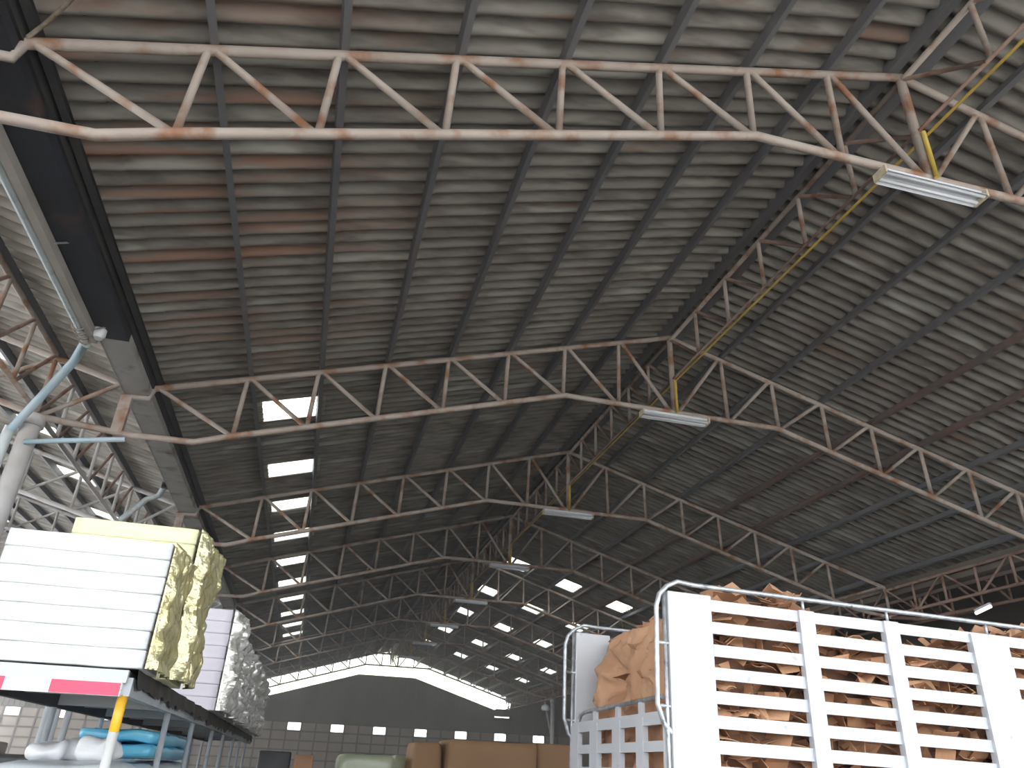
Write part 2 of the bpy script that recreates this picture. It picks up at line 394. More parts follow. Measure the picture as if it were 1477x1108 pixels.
# left bay trusses
def truss_left():
    root = empty('bay_truss', (0, YT[1], 0), 'nearest truss of the neighbouring left bay, rusty orange tubes behind the columns', 'roof truss', 'roof trusses of the left bay')
    xs = [-9.6 - 1.03 * k for k in range(8)]
    zbt = lambda x: 5.67 + .27 * (-9.55 - x)
    MB().tube([(-8.68, 0, zl(-8.68)), (-16.84, 0, zl(-16.839))], .046).build('top_chord', M['truss'], root)
    MB().tube([(-9.55, 0, 5.67), (-14.9, 0, zbt(-14.9)), (-16.84, 0, zbt(-14.9))], .046).build('bottom_chord', M['truss'], root)
    for i, x in enumerate(xs):
        zb = zbt(max(x, -14.9)) if i else 5.67
        MB().tube([(x, 0, zl(x)), (x, 0, zb)], .034, 8).build('vertical_strut', M['truss'], root)
        xp = xs[i - 1] if i else -8.68
        MB().tube([(xp, 0, zl(xp) - .02), (x + .05, 0, zb)], .033, 8).build('diagonal_brace', M['truss'], root)
    return root
TL = [truss_left()]
for k in range(2, 6):
    c = copy_tree(TL[0]); c.location = (0, YT[k], 0); TL.append(c)
    c['label'] = 'truss of the neighbouring left bay, %s from the camera%s' % (ORD[k - 1], ', pale members seen over the foam' if k == 2 else '')
for t in TL[1:]:
    for ch in t.children:
        ch.material_slots[0].link = 'OBJECT'; ch.material_slots[0].material = M['truss_pale']
# right bay trusses (only their near halves show)
def truss_right():
    root = empty('bay_truss', (0, YT[1], 0), 'nearest half truss of the dark right bay beyond the eave girder', 'roof truss', 'roof trusses of the right bay')
    MB().tube([(9.1, 0, zr(9.1)), (17.1, 0, zr(17.1))], .046).build('top_chord', M['truss_brown'], root)
    MB().tube([(8.62, 0, 5.46), (9.6, 0, 5.5), (17.1, 0, 7.3)], .046).build('bottom_chord', M['truss_brown'], root)
    for i in range(7):
        x = 9.6 + i; zb = 5.5 + .24 * i
        MB().tube([(x, 0, zr(x)), (x, 0, zb)], .034, 8).build('vertical_strut', M['truss_brown'], root)
        MB().tube([(x - (1 if i else .5), 0, zr(x - (1 if i else .5))), (x, 0, zb)], .033, 8).build('diagonal_brace', M['truss_brown'], root)
    return root
TR = [truss_right()]
for k in range(2, 4):
    c = copy_tree(TR[0]); c.location = (0, YT[k], 0)
    c['label'] = 'half truss of the dark right bay beyond the eave girder, %s from the camera' % ORD[k - 1]

# ------------------------------------------------------------------ longitudinal lattice girders, one per bay
def girder(name, X, ztop, zbot, ya, yb_, label, m, group, fan=False, tilt=False, mchord=None):
    root = empty(name, (X, ya, 0), label, 'girder', group); org = (X, ya, 0)
    n = max(2, round((yb_ - ya) / 1.0)); ys = [ya + (yb_ - ya) * i / n for i in range(n + 1)]
    MB().tube([(X, ya + .05, ztop), (X, yb_ - .05, ztop)], .036, 8).build('top_chord', m, root, org)
    MB().tube([(X, ya + .05, zbot), (X, yb_ - .05, zbot)], .02 if mchord else .036, 8).build('bottom_chord', mchord or m, root, org)
    for i in range(n):
        if i: MB().tube([(X, ys[i], ztop), (X, ys[i], zbot)], .03, 8).build('vertical_strut', m, root, org)
        if fan:
            a, c = ((ztop, zbot) if i % 2 == 0 else (zbot, ztop))
        else: a, c = zbot, ztop
        MB().tube([(X, ys[i] + .04, a), (X, ys[i + 1] - .04, c)], .026, 8).build('diagonal_brace', M['truss_brown'] if not fan else m, root, org)
    return root
yy = [-1.4] + YT
bay = lambda k: 'before the first truss' if k == 0 else 'between the %s and %s roof truss' % (ORD[k - 1], ORD[k])
for k in range(10):
    girder('ridge_girder', 0, 8.68, 7.88, yy[k], yy[k + 1], 'rusty lattice girder section under the ridge ' + bay(k), M['truss'], 'ridge girder sections', mchord=M['truss_brown'])
    if 0 < k < 6: girder('valley_girder', -9.6, 6.60, 5.72, yy[k], yy[k + 1], 'lattice girder section along the left column line ' + bay(k), M['truss'] if k < 2 else M['truss_pale'], 'left girder sections')
    if k: girder('eave_girder', 8.6, 6.12, 5.50, yy[k], yy[k + 1], 'lattice girder section along the right eave ' + bay(k), M['truss_brown'], 'right girder sections', fan=True)

# ------------------------------------------------------------------ purlins
for sg in (-1, 1):
    for j in range(0, 9):
        x = sg * (j if j else .15)
        if j == 8: x = -8.2 if sg < 0 else 8.3
        z = zt(x) + .102
        p = MB()
        u = Vector((sg * S, 0, 1)).normalized()
        # C section: web and two lips
        a = Vector((x, Y0, z)); e = Vector((x, Y1, z)); rgt = Vector((1, 0, -S * sg)).normalized()
        w = .062 if j else .1
        p.beam(a, e, .008 if j else w, .115, up=u)
        for t in (-.054, .054):
            p.beam(a + u * t + rgt * w / 2, e + u * t + rgt * w / 2, w, .008, up=u)
        lab = ('dark steel purlin along the %s slope, ' % ('left' if sg < 0 else 'right')) + \
              ('right beside the ridge' if j == 0 else ('at the eave' if j == 8 else '%s down from the ridge' % ORD[j - 1]))
        tag(p.build('purlin', M['purlin_red'] if (sg > 0 and j in (4, 5)) else M['black'] if (sg < 0 and j == 8) else M['purlin'], None, (x, 0, z)), lab, 'purlin', 'purlins of the main roof')
for j in range(8):
    x = -9.6 - 1.03 * j; z = zl(x) + .105
    tag(MB().beam((x, Y0, z), (x, Y1, z), .07, .12, up=(.27, 0, 1)).build('purlin', M['purlin'], None, (x, 0, z)),
        'dark purlin of the left bay roof, %s out from the valley gutter' % ORD[j], 'purlin', 'purlins of the left bay')
for j in range(4):
    x = 9.9 + 1.0 * j; z = zr(x) + .105
    tag(MB().beam((x, Y0, z), (x, Y1, z), .07, .12, up=(-.27, 0, 1)).build('purlin', M['purlin_red'], None, (x, 0, z)),
        'reddish purlin of the right bay roof, %s out from the eave' % ORD[j], 'purlin', 'purlins of the right bay')

# ------------------------------------------------------------------ gutters
def gutter(xa, xb, ya, yb_, z0, za, zb, m, label):
    b = MB(); t = .012
    b.box(xa, xb, ya, yb_, z0, z0 + t); b.beam((xa, ya, z0), (xa, yb_, z0), .01, .01)
    b.box(xa - t, xa, ya, yb_, z0, za); b.box(xb, xb + t, ya, yb_, z0, zb)
    return tag(b.build('valley_gutter', m, None, ((xa + xb) / 2, ya, z0)), label, 'gutter', 'valley gutters')
gutter(-8.6, -8.26, Y0, 8.95, 6.18, 6.46, 6.48, M['gutter_dark'], 'near length of the left valley gutter, dark blue-black with rusty edge')
gutter(-8.6, -8.26, 8.96, Y1, 6.18, 6.46, 6.48, M['gutter_grey'], 'long grey stretch of the left valley gutter beyond the pipe elbow')
gutter(8.75, 9.1, Y0, Y1, 5.98, 6.3, 6.3, M['clad'], 'right valley gutter above the eave girder')
tag(MB().beam((-8.235, Y0, 6.36), (-8.235, Y1, 6.36), .03, .14).build('gutter_rail', M['black'], None, (-8.2, 0, 6.4)), 'rusty dark edge rail along the left gutter', 'rail')
tag(MB().beam((9.16, Y0, 6.02), (9.16, Y1, 6.02), .05, .22).build('gutter_rail', M['purlin_red'], None, (9.16, 0, 6.02)), 'reddish brown edge beam of the right gutter', 'rail')
tag(MB().box(-8.66, -8.575, Y0, 8.9, 6.06, 6.165).build('gutter_beam', M['beige'], None, (-8.57, 0, 6.1)), 'beige steel beam under the near left gutter beside a pipe', 'beam')
for i, y in enumerate((6.9, 8.6)):
    tag(MB().tube([(-8.22, y + .3, 6.44), (-8.55, y, 6.1)], .011, 6).build('gutter_stay', M['galv'], None, (-8.4, y, 6.2)),
        ('thin rod stay crossing the dark gutter' if i == 0 else 'thin bent wire stay near the pipe elbow'), 'stay')
# drain pipes
r = empty('rain_pipe', (-8.7, 8.9, 6.1), 'long pale pipe under the left gutter turning down to the column', 'pipe'); o = r.location
MB().tube([(-8.72, Y0, 6.09), (-8.71, 8.6, 6.10), (-8.72, 9.0, 6.08)], .05, 12).build('gutter_run', M['pvc'], r, o)
MB().tube([(-8.72, 8.95, 6.10), (-8.9, 9.3, 5.97), (-9.8, 10.5, 5.40)], .055, 12).build('sloping_run', M['pvc_blue'], r, o)
MB().tube([(-9.8, 10.48, 5.44), (-9.83, 10.52, 5.3), (-9.83, 10.52, .02)], .07, 12).build('down_run', M['pvc'], r, o)
MB().tube([(-9.83, 10.52, 4.55), (-9.83, 10.52, 4.72)], .09, 12).build('coupling', M['pvc_white'], r, o)
for q in range(4): MB().tube([(-8.71 + .075 * math.cos(a), 8.55 + .11 * q, 6.1 + .075 * math.sin(a)) for a in [i * .628 for i in range(11)]], .012, 6, False).build('wire_tie', M['rope'], r, o)
r = empty('gutter_outlet', (-8.55, 9.0, 6.3), 'white and grey pipe socket hanging at the gutter bend', 'pipe fitting'); o = r.location
MB().tube([(-8.54, 8.75, 6.22), (-8.54, 8.75, 6.42)], .06, 12).build('pipe_stub', M['pvc'], r, o)
MB().tube([(-8.54, 8.75, 6.06), (-8.54, 8.75, 6.09), (-8.54, 8.75, 6.23)], [.06, .085, .08], 12).build('socket', M['pvc_white'], r, o)
tag(MB().tube([(-9.55, 10.4, 5.22), (-9.1, 10.4, 5.30), (-8.36, 10.4, 5.43)], .035, 10).build('cross_pipe', M['pvc_blue'], None, (-9, 10.4, 5.3)), 'short blue pipe running sideways from the column top', 'pipe')
r = empty('rain_pipe', (-8.95, 15.9, 6.4), 'grey sloping drain pipe below the gutter at the third truss', 'pipe'); o = r.location
MB().tube([(-8.86, 15.75, 6.5), (-8.98, 15.95, 6.34), (-9.2, 16.0, 6.25), (-9.75, 16.3, 5.72)], .06, 12).build('sloping_run', M['pvc'], r, o)
MB().tube([(-8.84, 15.7, 6.44), (-8.84, 15.7, 6.62)], .085, 12).build('socket', M['black'], r, o)
tag(MB().tube([(-8.2, 4.54, 6.33), (-8.05, 4.40, 6.36), (-7.85, 4.18, 6.37), (-7.6, 3.85, 6.36), (-7.35, 3.5, 6.38)], .017, 6).build('hanging_rope', M['rope'], None, (-8, 4.5, 6.6)), 'twisted old rope tied at the left end of the nearest truss', 'rope')

# columns
def column(x, y, h, label, lamp=False, m='column'):
    r = empty('column', (x, y, 0), label, 'column', 'columns'); o = r.location
    MB().tube([(x, y, 0), (x, y, h)], .12, 16).build('shaft', M[m], r, o)
    MB().box(x - .2, x + .2, y - .2, y + .2, 0, .02).build('base_plate', M[m], r, o)
    MB().tube([(x, y, h - .16), (x, y, h)], .15, 16).build('head', M[m], r, o)
    return r
column(-9.6, 10.565, 5.66, 'thick round grey column in the left bay beside a downpipe')
for i, y in enumerate((10.565, 27.7, 44.8)):
    c = column(8.6, y, 5.46, ['right side column near the truck', 'right side column behind the truck load', 'distant pale right side column with brace by the cardboard bales'][i])
    MB().tube([(8.6, y, 3.2), (8.6, y + 1.6 * (-1) ** i, 5.4)], .05, 8).build('knee_brace', M['column'], c, c.location)
r = empty('eave_lamp', (8.5, 44.6, 4.95), 'small round white lamp on the distant right column', 'lamp'); o = r.location
MB().tube([(8.1, 44.55, 4.8), (8.1, 44.55, 4.9), (8.1, 44.55, 5.05), (8.1, 44.55, 5.12)], [.2, .26, .2, .05], 14).build('shade', M['lampwhite'], r, o)
MB().tube([(8.1, 44.55, 5.1), (8.1, 44.55, 5.3), (8.5, 44.7, 5.42)], .02, 6).build('stem', M['galv'], r, o)

# ------------------------------------------------------------------ batten lamps under the trusses
def lamp():
    r = empty('batten_lamp', (0, YT[0], 7.1), 'large white batten lamp under the nearest roof truss, top right', 'lamp', 'batten lamps')
    MB().box(-.61, .61, -.035, .035, .055, .10).build('housing', M['lampwhite'], r)
    MB().add([(-.6, -.1, .0), (.6, -.1, .0), (.6, -.035, .06), (-.6, -.035, .06), (-.6, -.1, -.006), (.6, -.1, -.006), (.6, -.03, .05), (-.6, -.03, .05)],
             [(0, 1, 2, 3), (7, 6, 5, 4), (0, 4, 5, 1), (2, 6, 7, 3)]).build('reflector', M['lampwhite'], r)
    MB().add([(-.6, .1, .0), (.6, .1, .0), (.6, .035, .06), (-.6, .035, .06), (-.6, .1, -.006), (.6, .1, -.006), (.6, .03, .05), (-.6, .03, .05)],
             [(3, 2, 1, 0), (4, 5, 6, 7), (1, 5, 4, 0), (3, 7, 6, 2)]).build('reflector', M['lampwhite'], r)
    MB().tube([(-.6, -.05, .015), (.6, -.05, .015)], .019, 10).build('lamp_tube', M['tube'], r)
    MB().tube([(-.6, .05, .015), (.6, .05, .015)], .019, 10).build('lamp_tube', M['tube'], r)
    for sg in (-1, 1):
        MB().box(sg * .612 - .012, sg * .612 + .012, -.09, .09, -.012, .085).build('end_cap', M['cream'], r)
        MB().tube([(sg * .45, 0, .09), (sg * .45, 0, .15)], .012, 6).build('hanger', M['galv'], r)
    return r
L0 = lamp()
for k in range(1, 8):
    c = copy_tree(L0); c.location = (0, YT[k], 7.1)
    c['label'] = 'white batten lamp under the %s roof truss' % ORD[k]
for (a, c_), lab in ((((7.34, 54, 4.86), (8.36, 54, 4.86)), 'white tube lamp far away at the right end of the glowing gable'), (((9.2, 14.3, 5.26), (9.2, 13.85, 5.34)), 'tiny white tube lamp under the right eave above the truck')):
    a, c_ = Vector(a), Vector(c_); r = empty('tube_lamp', a, lab, 'lamp')
    MB().tube([a, c_], .035, 8).build('lamp_tube', M['lit_tube'], r, a)
    MB().beam(a + Vector((0, 0, .06)), c_ + Vector((0, 0, .06)), .06, .05).build('housing', M['lampwhite'], r, a)
# yellow conduit
r = empty('yellow_conduit', (.07, 0, 7.9), 'yellow electrical conduit running along the ridge girder', 'conduit'); o = Vector((.07, 0, 7.9))
MB().tube([(.07, Y0, 7.80), (.07, 4.6, 7.82), (.07, 10.6, 7.88), (.07, 56, 7.95)], .017, 8).build('main_run', M['yellow'], r, o)
for k in range(0, 8): MB().tube([(.02, YT[k] - .07, 7.84), (.02, YT[k] - .07, 7.2)], .026, 8).build('drop_pipe', M['yellow'], r, o)

# ------------------------------------------------------------------ truck body on the right
TX0, TX1, TY0, TY1, TZ0, TZ1 = -2.62, 4.3, 6.0, 8.4, .95, 2.965
truck = empty('stake_truck', (.8, 7.2, 0), 'white slatted truck body loaded with brown cardboard scraps', 'truck'); o = truck.location
def side_wall(y, out):
    w = soft_box('side_wall', M['white'], TX0, TX0 + .41, y - .03, y + .03, TZ0, TZ1 + .02, .008, 2, truck, o, smooth=False)
    lab = []
    def sub(b, n): 
        ob = b.build(n, M['white'], w, o); return ob
    z = TZ1 - .06; i = 0
    while z > TZ0 + .1:
        sub(MB().box(TX0 + .4, TX1, y - .011, y + .011, z - .049, z + .049), 'slat'); z -= .186; i += 1
    for xa, wd in ((-1.35, .15), (-.47, .15), (1.75, .15), (2.6, .15)):
        sub(MB().box(xa, xa + wd, y - .04 * out if out > 0 else y - .03, y + .03 if out > 0 else y + .04, TZ0, TZ1 - .01), 'stake')
    for xa in (.47, 3.6):
        sub(MB().box(xa, xa + .41, y - .042, y + .03, TZ0, TZ1 - .03), 'wide_stake')
    # rail tube over the wall, bent down round the tail end
    pts = [(TX1, y, TZ1 + .09), (-2.35, y, TZ1 + .10), (-2.52, y - .01 * out, TZ1 + .11), (-2.62, y - .02 * out, TZ1 + .06), (-2.70, y - .03 * out, TZ1 - .02), (-2.73, y - .03 * out, TZ1 - .12),
           (-2.73, y, TZ1 - .9), (-2.72, y, 2.05), (-2.68, y, 1.93), (-2.6, y, 1.86)]
    MB().tube(pts, .021, 10).build('guard_rail', M['galv'], truck, o)
    for zz in (2.55, 2.06):
        MB().tube([(-2.73, y, zz), (-2.6, y, zz)], .016, 8).build('rail_bracket', M['galv'], truck, o)
    for xx in (-1.28, -.4, .7, 1.8, 2.9):
        MB().tube([(xx, y, TZ1 - .02), (xx, y, TZ1 + .09)], .014, 8).build('rail_bracket', M['galv'], truck, o)
    MB().tube([(-2.645, y, TZ1 + .02), (-2.645, y, TZ0)], .016, 8).build('corner_tube', M['galv'], truck, o)
side_wall(TY0, 1); side_wall(TY1, -1)
# tail gate: a grid of bars
b = MB(); gx = -2.64
zg = [2.03 - .2 * i for i in range(6)]
gate = b.box(gx - .02, gx + .02, TY0 + .05, TY1 - .05, 1.93, 2.03).build('tail_gate', M['white'], truck, o)
for z in zg[1:]: MB().box(gx - .02, gx + .02, TY0 + .05, TY1 - .05, z - .10, z - .02).build('cross_bar', M['white'], gate, o)
for (ya, yc) in ((8.13, 8.36), (7.57, 7.78), (6.98, 7.17), (6.46, 6.61), (5.99, 6.06)):
    MB().box(gx - .025, gx + .025, max(ya, TY0 + .04), yc, TZ0, 2.0).build('upright_bar', M['white'], gate, o)
MB().tube([(gx, 8.2, 2.02), (gx, 8.12, 2.1), (gx, 8.0, 2.12), (gx, 6.1, 2.14)], .02, 8).build('gate_tube', M['galv'], gate, o)
for yv in (7.67, 7.07, 6.53): MB().box(gx - .015, gx + .015, yv - .04, yv + .04, 2.02, 2.13).build('gate_tab', M['white'], gate, o)
MB().box(TX0 - .02, TX1, TY0 - .05, TY1 + .05, .86, .97).build('bed_floor', M['black'], truck, o)
for yy_ in (6.75, 7.65): MB().box(TX0, TX1 + 2., yy_ - .05, yy_ + .05, .62, .86).build('chassis_rail', M['black'], truck, o)
MB().box(TX1 - .06, TX1, TY0 + .03, TY1 - .03, .97, TZ1).build('front_wall', M['white'], truck, o)
truck.rotation_euler = (0, .0218, 0)
for xw, dz in ((-1.1, -.042), (5.2, .096)):
    for yw in (6.15, 8.25):
        wl = MB().tube([(xw, yw - .13, .46 + dz), (xw, yw - .11, .46 + dz), (xw, yw + .11, .46 + dz), (xw, yw + .13, .46 + dz)], [.40, .46, .46, .40], 24).build('wheel', M['tyre'], truck, o)
        MB().tube([(xw, yw - .14, .46 + dz), (xw, yw + .14, .46 + dz)], .23, 16).build('hub', M['galv'], wl, o)
cab = soft_box('cab', M['white'], 4.5, 6.3, 6.1, 8.3, .7, 2.7, .12, 3, truck, o)
# cardboard load
def heap_top(x, y):
    h = 2.80 - .0218 * (x - .8) + .10 * noise.noise((x * 1.7, y * 1.3, 3)) + .30 * math.exp(-((x + 1.45) / .55) ** 2) - .12 * math.exp(-((x - .1) / .6) ** 2) + .22 / (1 + math.exp(-(x - .85) * 7))
    return h
b = MB()
for _ in range(1500):
    where = random.random()
    if where < .72: x, y = random.uniform(-2.15, 4.1), random.uniform(6.1, 6.34); z = random.uniform(1.1, heap_top(x, y) - .03)
    elif where < .985: x, y = random.uniform(-2.2, 4.1), random.uniform(6.1, 8.2); z = heap_top(x, y) + random.uniform(-.07, .07)
    else: x, y = random.uniform(-2.45, -2.15), random.uniform(6.2, 8.2); z = random.uniform(1.1, heap_top(x, y) - .12)
    w, d = random.uniform(.1, .32), random.uniform(.07, .26)
    R_ = Matrix.Rotation(random.uniform(0, 6.28), 3, 'Z') @ Matrix.Rotation(random.gauss(0, .6), 3, 'X') @ Matrix.Rotation(random.gauss(0, .5), 3, 'Y')
    cl = random.uniform(-.12, .16); th = .006
    pts = []
    for i in range(4):
        t = i / 3 - .5
        for sgn in (-1, 1):
            for q in (0, th):
                pts.append(Vector((t * w, sgn * d / 2, cl * (t * t * 4 - .3) * w * 1.6 + q)))
    fs = []
    for i in range(3):
        k = i * 4; fs += [(k + 1, k + 5, k + 7, k + 3), (k, k + 2, k + 6, k + 4), (k, k + 4, k + 5, k + 1), (k + 2, k + 3, k + 7, k + 6)]
    fs += [(0, 1, 3, 2), (12, 14, 15, 13)]
    vs = []
    for p in pts:
        v = R_ @ p + Vector((x, y, z)); v.y = min(max(v.y, 6.045), 8.34); v.x = max(v.x, -2.58); vs.append(v)
    b.add(vs, fs)
tag(b.build('cardboard_scraps', M['card']), 'torn brown cardboard scraps packed behind the truck slats', 'cardboard', None, 'stuff')
core = soft_box('cardboard_heap', M['card_dark'], -2.2, 4.15, 6.28, 8.3, .98, 2.86, .15, 2, None, None, cuts=26, wob=.10, wf=2.6, seed=2, smooth=False)
for v in core.data.vertices:
    if v.co.z > 2.5: v.co.z = heap_top(v.co.x, v.co.y) + (v.co.z - 2.9) * .6
tag(core, 'dark core of the cardboard load inside the truck', 'cardboard', None, 'stuff')
# crumpled brown sheet mass at the open tail
b = MB(); n = 44; 
for i in range(n + 1):
    for j in range(n + 1):
        y = 6.08 + (8.05 - 6.08) * i / n; z = 1.0 + 1.98 * j / n
        hol = .42 * math.exp(-((y - 7.45) / .16) ** 2 - ((z - 2.45) / .14) ** 2)
        cr = abs(noise.noise((y * 3.2, z * 4.5, 1.3))) * .22 + noise.noise((y * 9, z * 11, 5)) * .035
        sl = max(0, (z - 2.6)) * .35
        b.v.append((-2.50 + cr + hol + sl + (.25 if i in (0, n) or j in (0, n) else 0), y, z + .04 * noise.noise((y * 6, z * 6, 9))))
for i in range(n):
    for j in range(n):
        k = i * (n + 1) + j; b.f.append((k, k + 1, k + n + 2, k + n + 1)); b.smooth.append(random.random() < .75)
ob = b.build('cardboard_bundle', M['card2']); tag(ob, 'crumpled brown cardboard bundle bulging at the open truck tail', 'cardboard')
so = ob.modifiers.new('thick', 'SOLIDIFY'); so.thickness = .02
flap_at = [(-1.95, 6.35, .18), (-1.6, 6.5, .3), (-1.3, 6.3, .26), (-1.12, 6.55, .22), (-.75, 6.4, .05), (-.2, 6.4, .08), (.3, 6.5, .1), (.95, 6.3, .14), (1.2, 6.4, .12), (1.45, 6.3, .1), (1.75, 6.45, .1), (-2.1, 7.2, .05)]
for i, (x, y, dz) in enumerate(flap_at):
    b = MB(); zc = heap_top(x, y) + .06; w = .2 + .06 * (i % 3); d = .15
    R_ = Matrix.Rotation(.7 * i, 3, 'Z') @ Matrix.Rotation(.5 + .2 * (i % 2), 3, 'X')
    a = [(-w / 2, -d / 2, 0), (w / 2, -d / 2, .01), (w / 2 - .04, d / 2, .02), (-w / 2 + .03, d / 2, .0), (0, -d / 2, .07), (0, d / 2, .08)]
    vs = [R_ @ Vector(q) + Vector((x, y, zc)) for q in a]; vs2 = [v + Vector((0, 0, .008)) for v in vs]
    b.add(vs + vs2, [(0, 3, 5, 4), (4, 5, 2, 1), (6, 10, 11, 9), (10, 7, 8, 11), (0, 4, 10, 6), (4, 1, 7, 10), (1, 2, 8, 7), (2, 5, 11, 8), (5, 3, 9, 11), (3, 0, 6, 9)])
    tag(b.build('cardboard_flap', M['card2'], None, (x, y, zc)), 'folded cardboard flap on top of the truck load, %s counted from the tail' % (ORD[i] if i < 11 else 'innermost'), 'cardboard', 'cardboard flaps')

# ------------------------------------------------------------------ rack with foam on the left
RX0, RX1, RY0, RY1, RZ = -7.47, -6.56, 5.5, 20.5, 2.09
rack = empty('steel_rack', (-7.0, 12, 0), 'long grey steel rack carrying the foam stacks, striped front edge', 'rack'); o = rack.location
MB().box(RX0, RX1, RY0 + .02, RY1, RZ - .05, RZ - .002).build('deck', M['deck'], rack, o)
MB().box(RX0 - .02, RX1, RY0 - .02, RY0 + .02, RZ - .075, RZ).build('front_angle', M['steel_pale'], rack, o)
tp = MB().box(RX0 - .02, RX1 - .02, RY0 - .022, RY0 + .015, RZ - .155, RZ - .076).build('edge_bar', M['tapewhite'], rack, o)
for xa, xb in ((-6.985, -6.585), (-7.46, -7.245)):
    MB().box(xa, xb, RY0 - .026, RY0 + .0, RZ - .153, RZ - .078).build('red_tape_band', M['red'], tp, o)
for x in (RX0, RX1): MB().box(x - .03, x + .03, RY0 + .02, RY1, RZ - .15, RZ - .04).build('side_rail', M['steel'] if x > -7 else M['black'], rack, o)
py_ = [5.55, 7.5, 9.3, 11.5, 13.3, 15.4, 17.2, 19.2]
for i, y in enumerate(py_):
    rr = .026 if i else .03
    for x in (RX1 - .01, RX0):
        if i == 0 and x > -7:
            p = MB().tube([(x, y, 0), (x, y, 1.74)], rr, 12).build('post', M['tapewhite'], rack, o)
            MB().tube([(x, y, 1.735), (x, y, RZ - .14)], rr + .001, 12).build('yellow_band', M['postyellow'], p, o)
            MB().tube([(x, y, .9), (x, y, 1.3)], rr + .001, 12).build('yellow_band', M['postyellow'], p, o)
        else: MB().tube([(x, y, 0), (x, y, RZ - .1)], rr, 10).build('post', M['steel'], rack, o)
    if i: MB().box(RX0, RX1, y - .03, y + .03, RZ - .13, RZ - .05).build('cross_bar', M['steel_pale'] if i < 3 else M['steel'], rack, o)
    if i: MB().box(RX0, RX1, y - .95, y - .91, RZ - .10, RZ - .05).build('cross_bar', M['steel'], rack, o)
# torn black lining hanging over the right deck edge
b = MB(); n = 150
for i in range(n + 1):
    y = RY0 + .02 + (RY1 - RY0 - .1) * i / n; h = .07 + .09 * abs(noise.noise((y * 2.3, 0, 2))) + .05 * random.random()
    xo = RX1 + .045 + .03 * noise.noise((y * 3, 7, 1))
    b.v += [(RX1 - .3, y, RZ + .004), (xo, y, RZ + .012), (xo + .012, y + .02 * random.random(), RZ - h)]
for i in range(n):
    k = i * 3; b.f += [(k, k + 1, k + 4, k + 3), (k + 1, k + 2, k + 5, k + 4)]; b.smooth += [False, False]
tag(b.build('black_liner', M['black']), 'torn black lining sheet hanging over the rack edge under the foam', 'sheet')

def foam_stack(x0, x1, y0, y1, z0, z1, n, m, where, colour, seed, film=None, puff=.05):
    h = (z1 - z0) / n
    for i in range(n):
        jx, jy = random.uniform(-.009, .009), random.uniform(-.002, .002)
        pos = 'bottom' if i == 0 else ('topmost' if i == n - 1 else ORD[i] + ' from the bottom')
        tag(soft_box('foam_sheet' if n > 1 else 'foam_block', m, x0 + jx, x1 + jx, y0 + jy, y1 + jy, z0 + i * h, z0 + (i + 1) * h, .008, 3, None, ((x0 + x1) / 2, (y0 + y1) / 2, z0 + i * h), cuts=9, wob=.0035, wf=5, seed=seed + i),
            '%s foam sheet in the %s, %s' % (colour, where, pos) if n > 1 else '%s foam block, %s' % (colour, where), 'foam', 'foam sheets in the ' + where if n > 1 else 'foam blocks')
    if film is None: return
    b = MB(); ny = int(64 * max(1, (y1 - y0) / 1.2)); nz = 76
    for i in range(ny + 1):
        for j in range(nz + 1):
            u, v = i / ny, j / nz
            y = y0 - .01 + (y1 - y0 + .02) * u; z = z0 + .004 + (z1 - z0 + .005) * v
            c = noise.noise((y * 3.8 + seed + .6 * z, z * 1.5, seed)); c2 = noise.noise((y * 13 + z * 2, z * 6, seed + 4.)); c3 = noise.noise((y * 30, z * 17, seed + 2.))
            d = .035 + puff * (abs(c) * 1.6 + abs(c2) * 1.0 + .10 * c3)
            e = min(u, 1 - u) * (y1 - y0); e = min(1, e / .05); e2 = min(1, (1 - v) * (z1 - z0) / .04)
            b.v.append((x1 + .022 + d * min(e, e2), y, z))
    for i in range(ny):
        for j in range(nz):
            k = i * (nz + 1) + j; b.f.append((k, k + nz + 1, k + nz + 2, k + 1)); b.smooth.append(random.random() < .6)
    fo = b.build('plastic_film', film); sd = fo.modifiers.new('thick', 'SOLIDIFY'); sd.thickness = .004
    tag(fo, 'crinkled %s film on the end of the %s' % ('yellowish' if film is M['film_y'] else 'clear shiny', where), 'plastic film', 'plastic films')
zf0 = RZ + .015
foam_stack(-7.53, -6.50, 5.53, 6.12, zf0, 2.93, 7, M['foam'], 'front white stack on the rack', 'white', 1, M['film_y'], .05)
foam_stack(-7.36, -6.46, 6.2, 7.05, zf0, 3.22, 9, M['foam_y'], 'second, yellow stack on the rack', 'pale yellow', 20, M['film_y'], .07)
foam_stack(-7.36, -6.46, 10.0, 11.5, zf0, 3.25, 8, M['foam_l'], 'lavender stack on the rack', 'lavender', 40, M['film_w'], .10)
foam_stack(-7.36, -6.50, 11.7, 13.9, zf0, 3.18, 1, M['foam'], 'fourth stack behind the lavender one', 'white', 60, M['film_w'], .13)
foam_stack(-7.36, -6.50, 14.1, 16.8, zf0, 3.22, 1, M['foam'], 'fifth stack along the rack', 'white', 80, M['film_w'], .13)
foam_stack(-7.36, -6.50, 17.0, 20.3, zf0, 3.2, 1, M['foam'], 'last stack at the far rack end', 'white', 100, M['film_w'], .13)

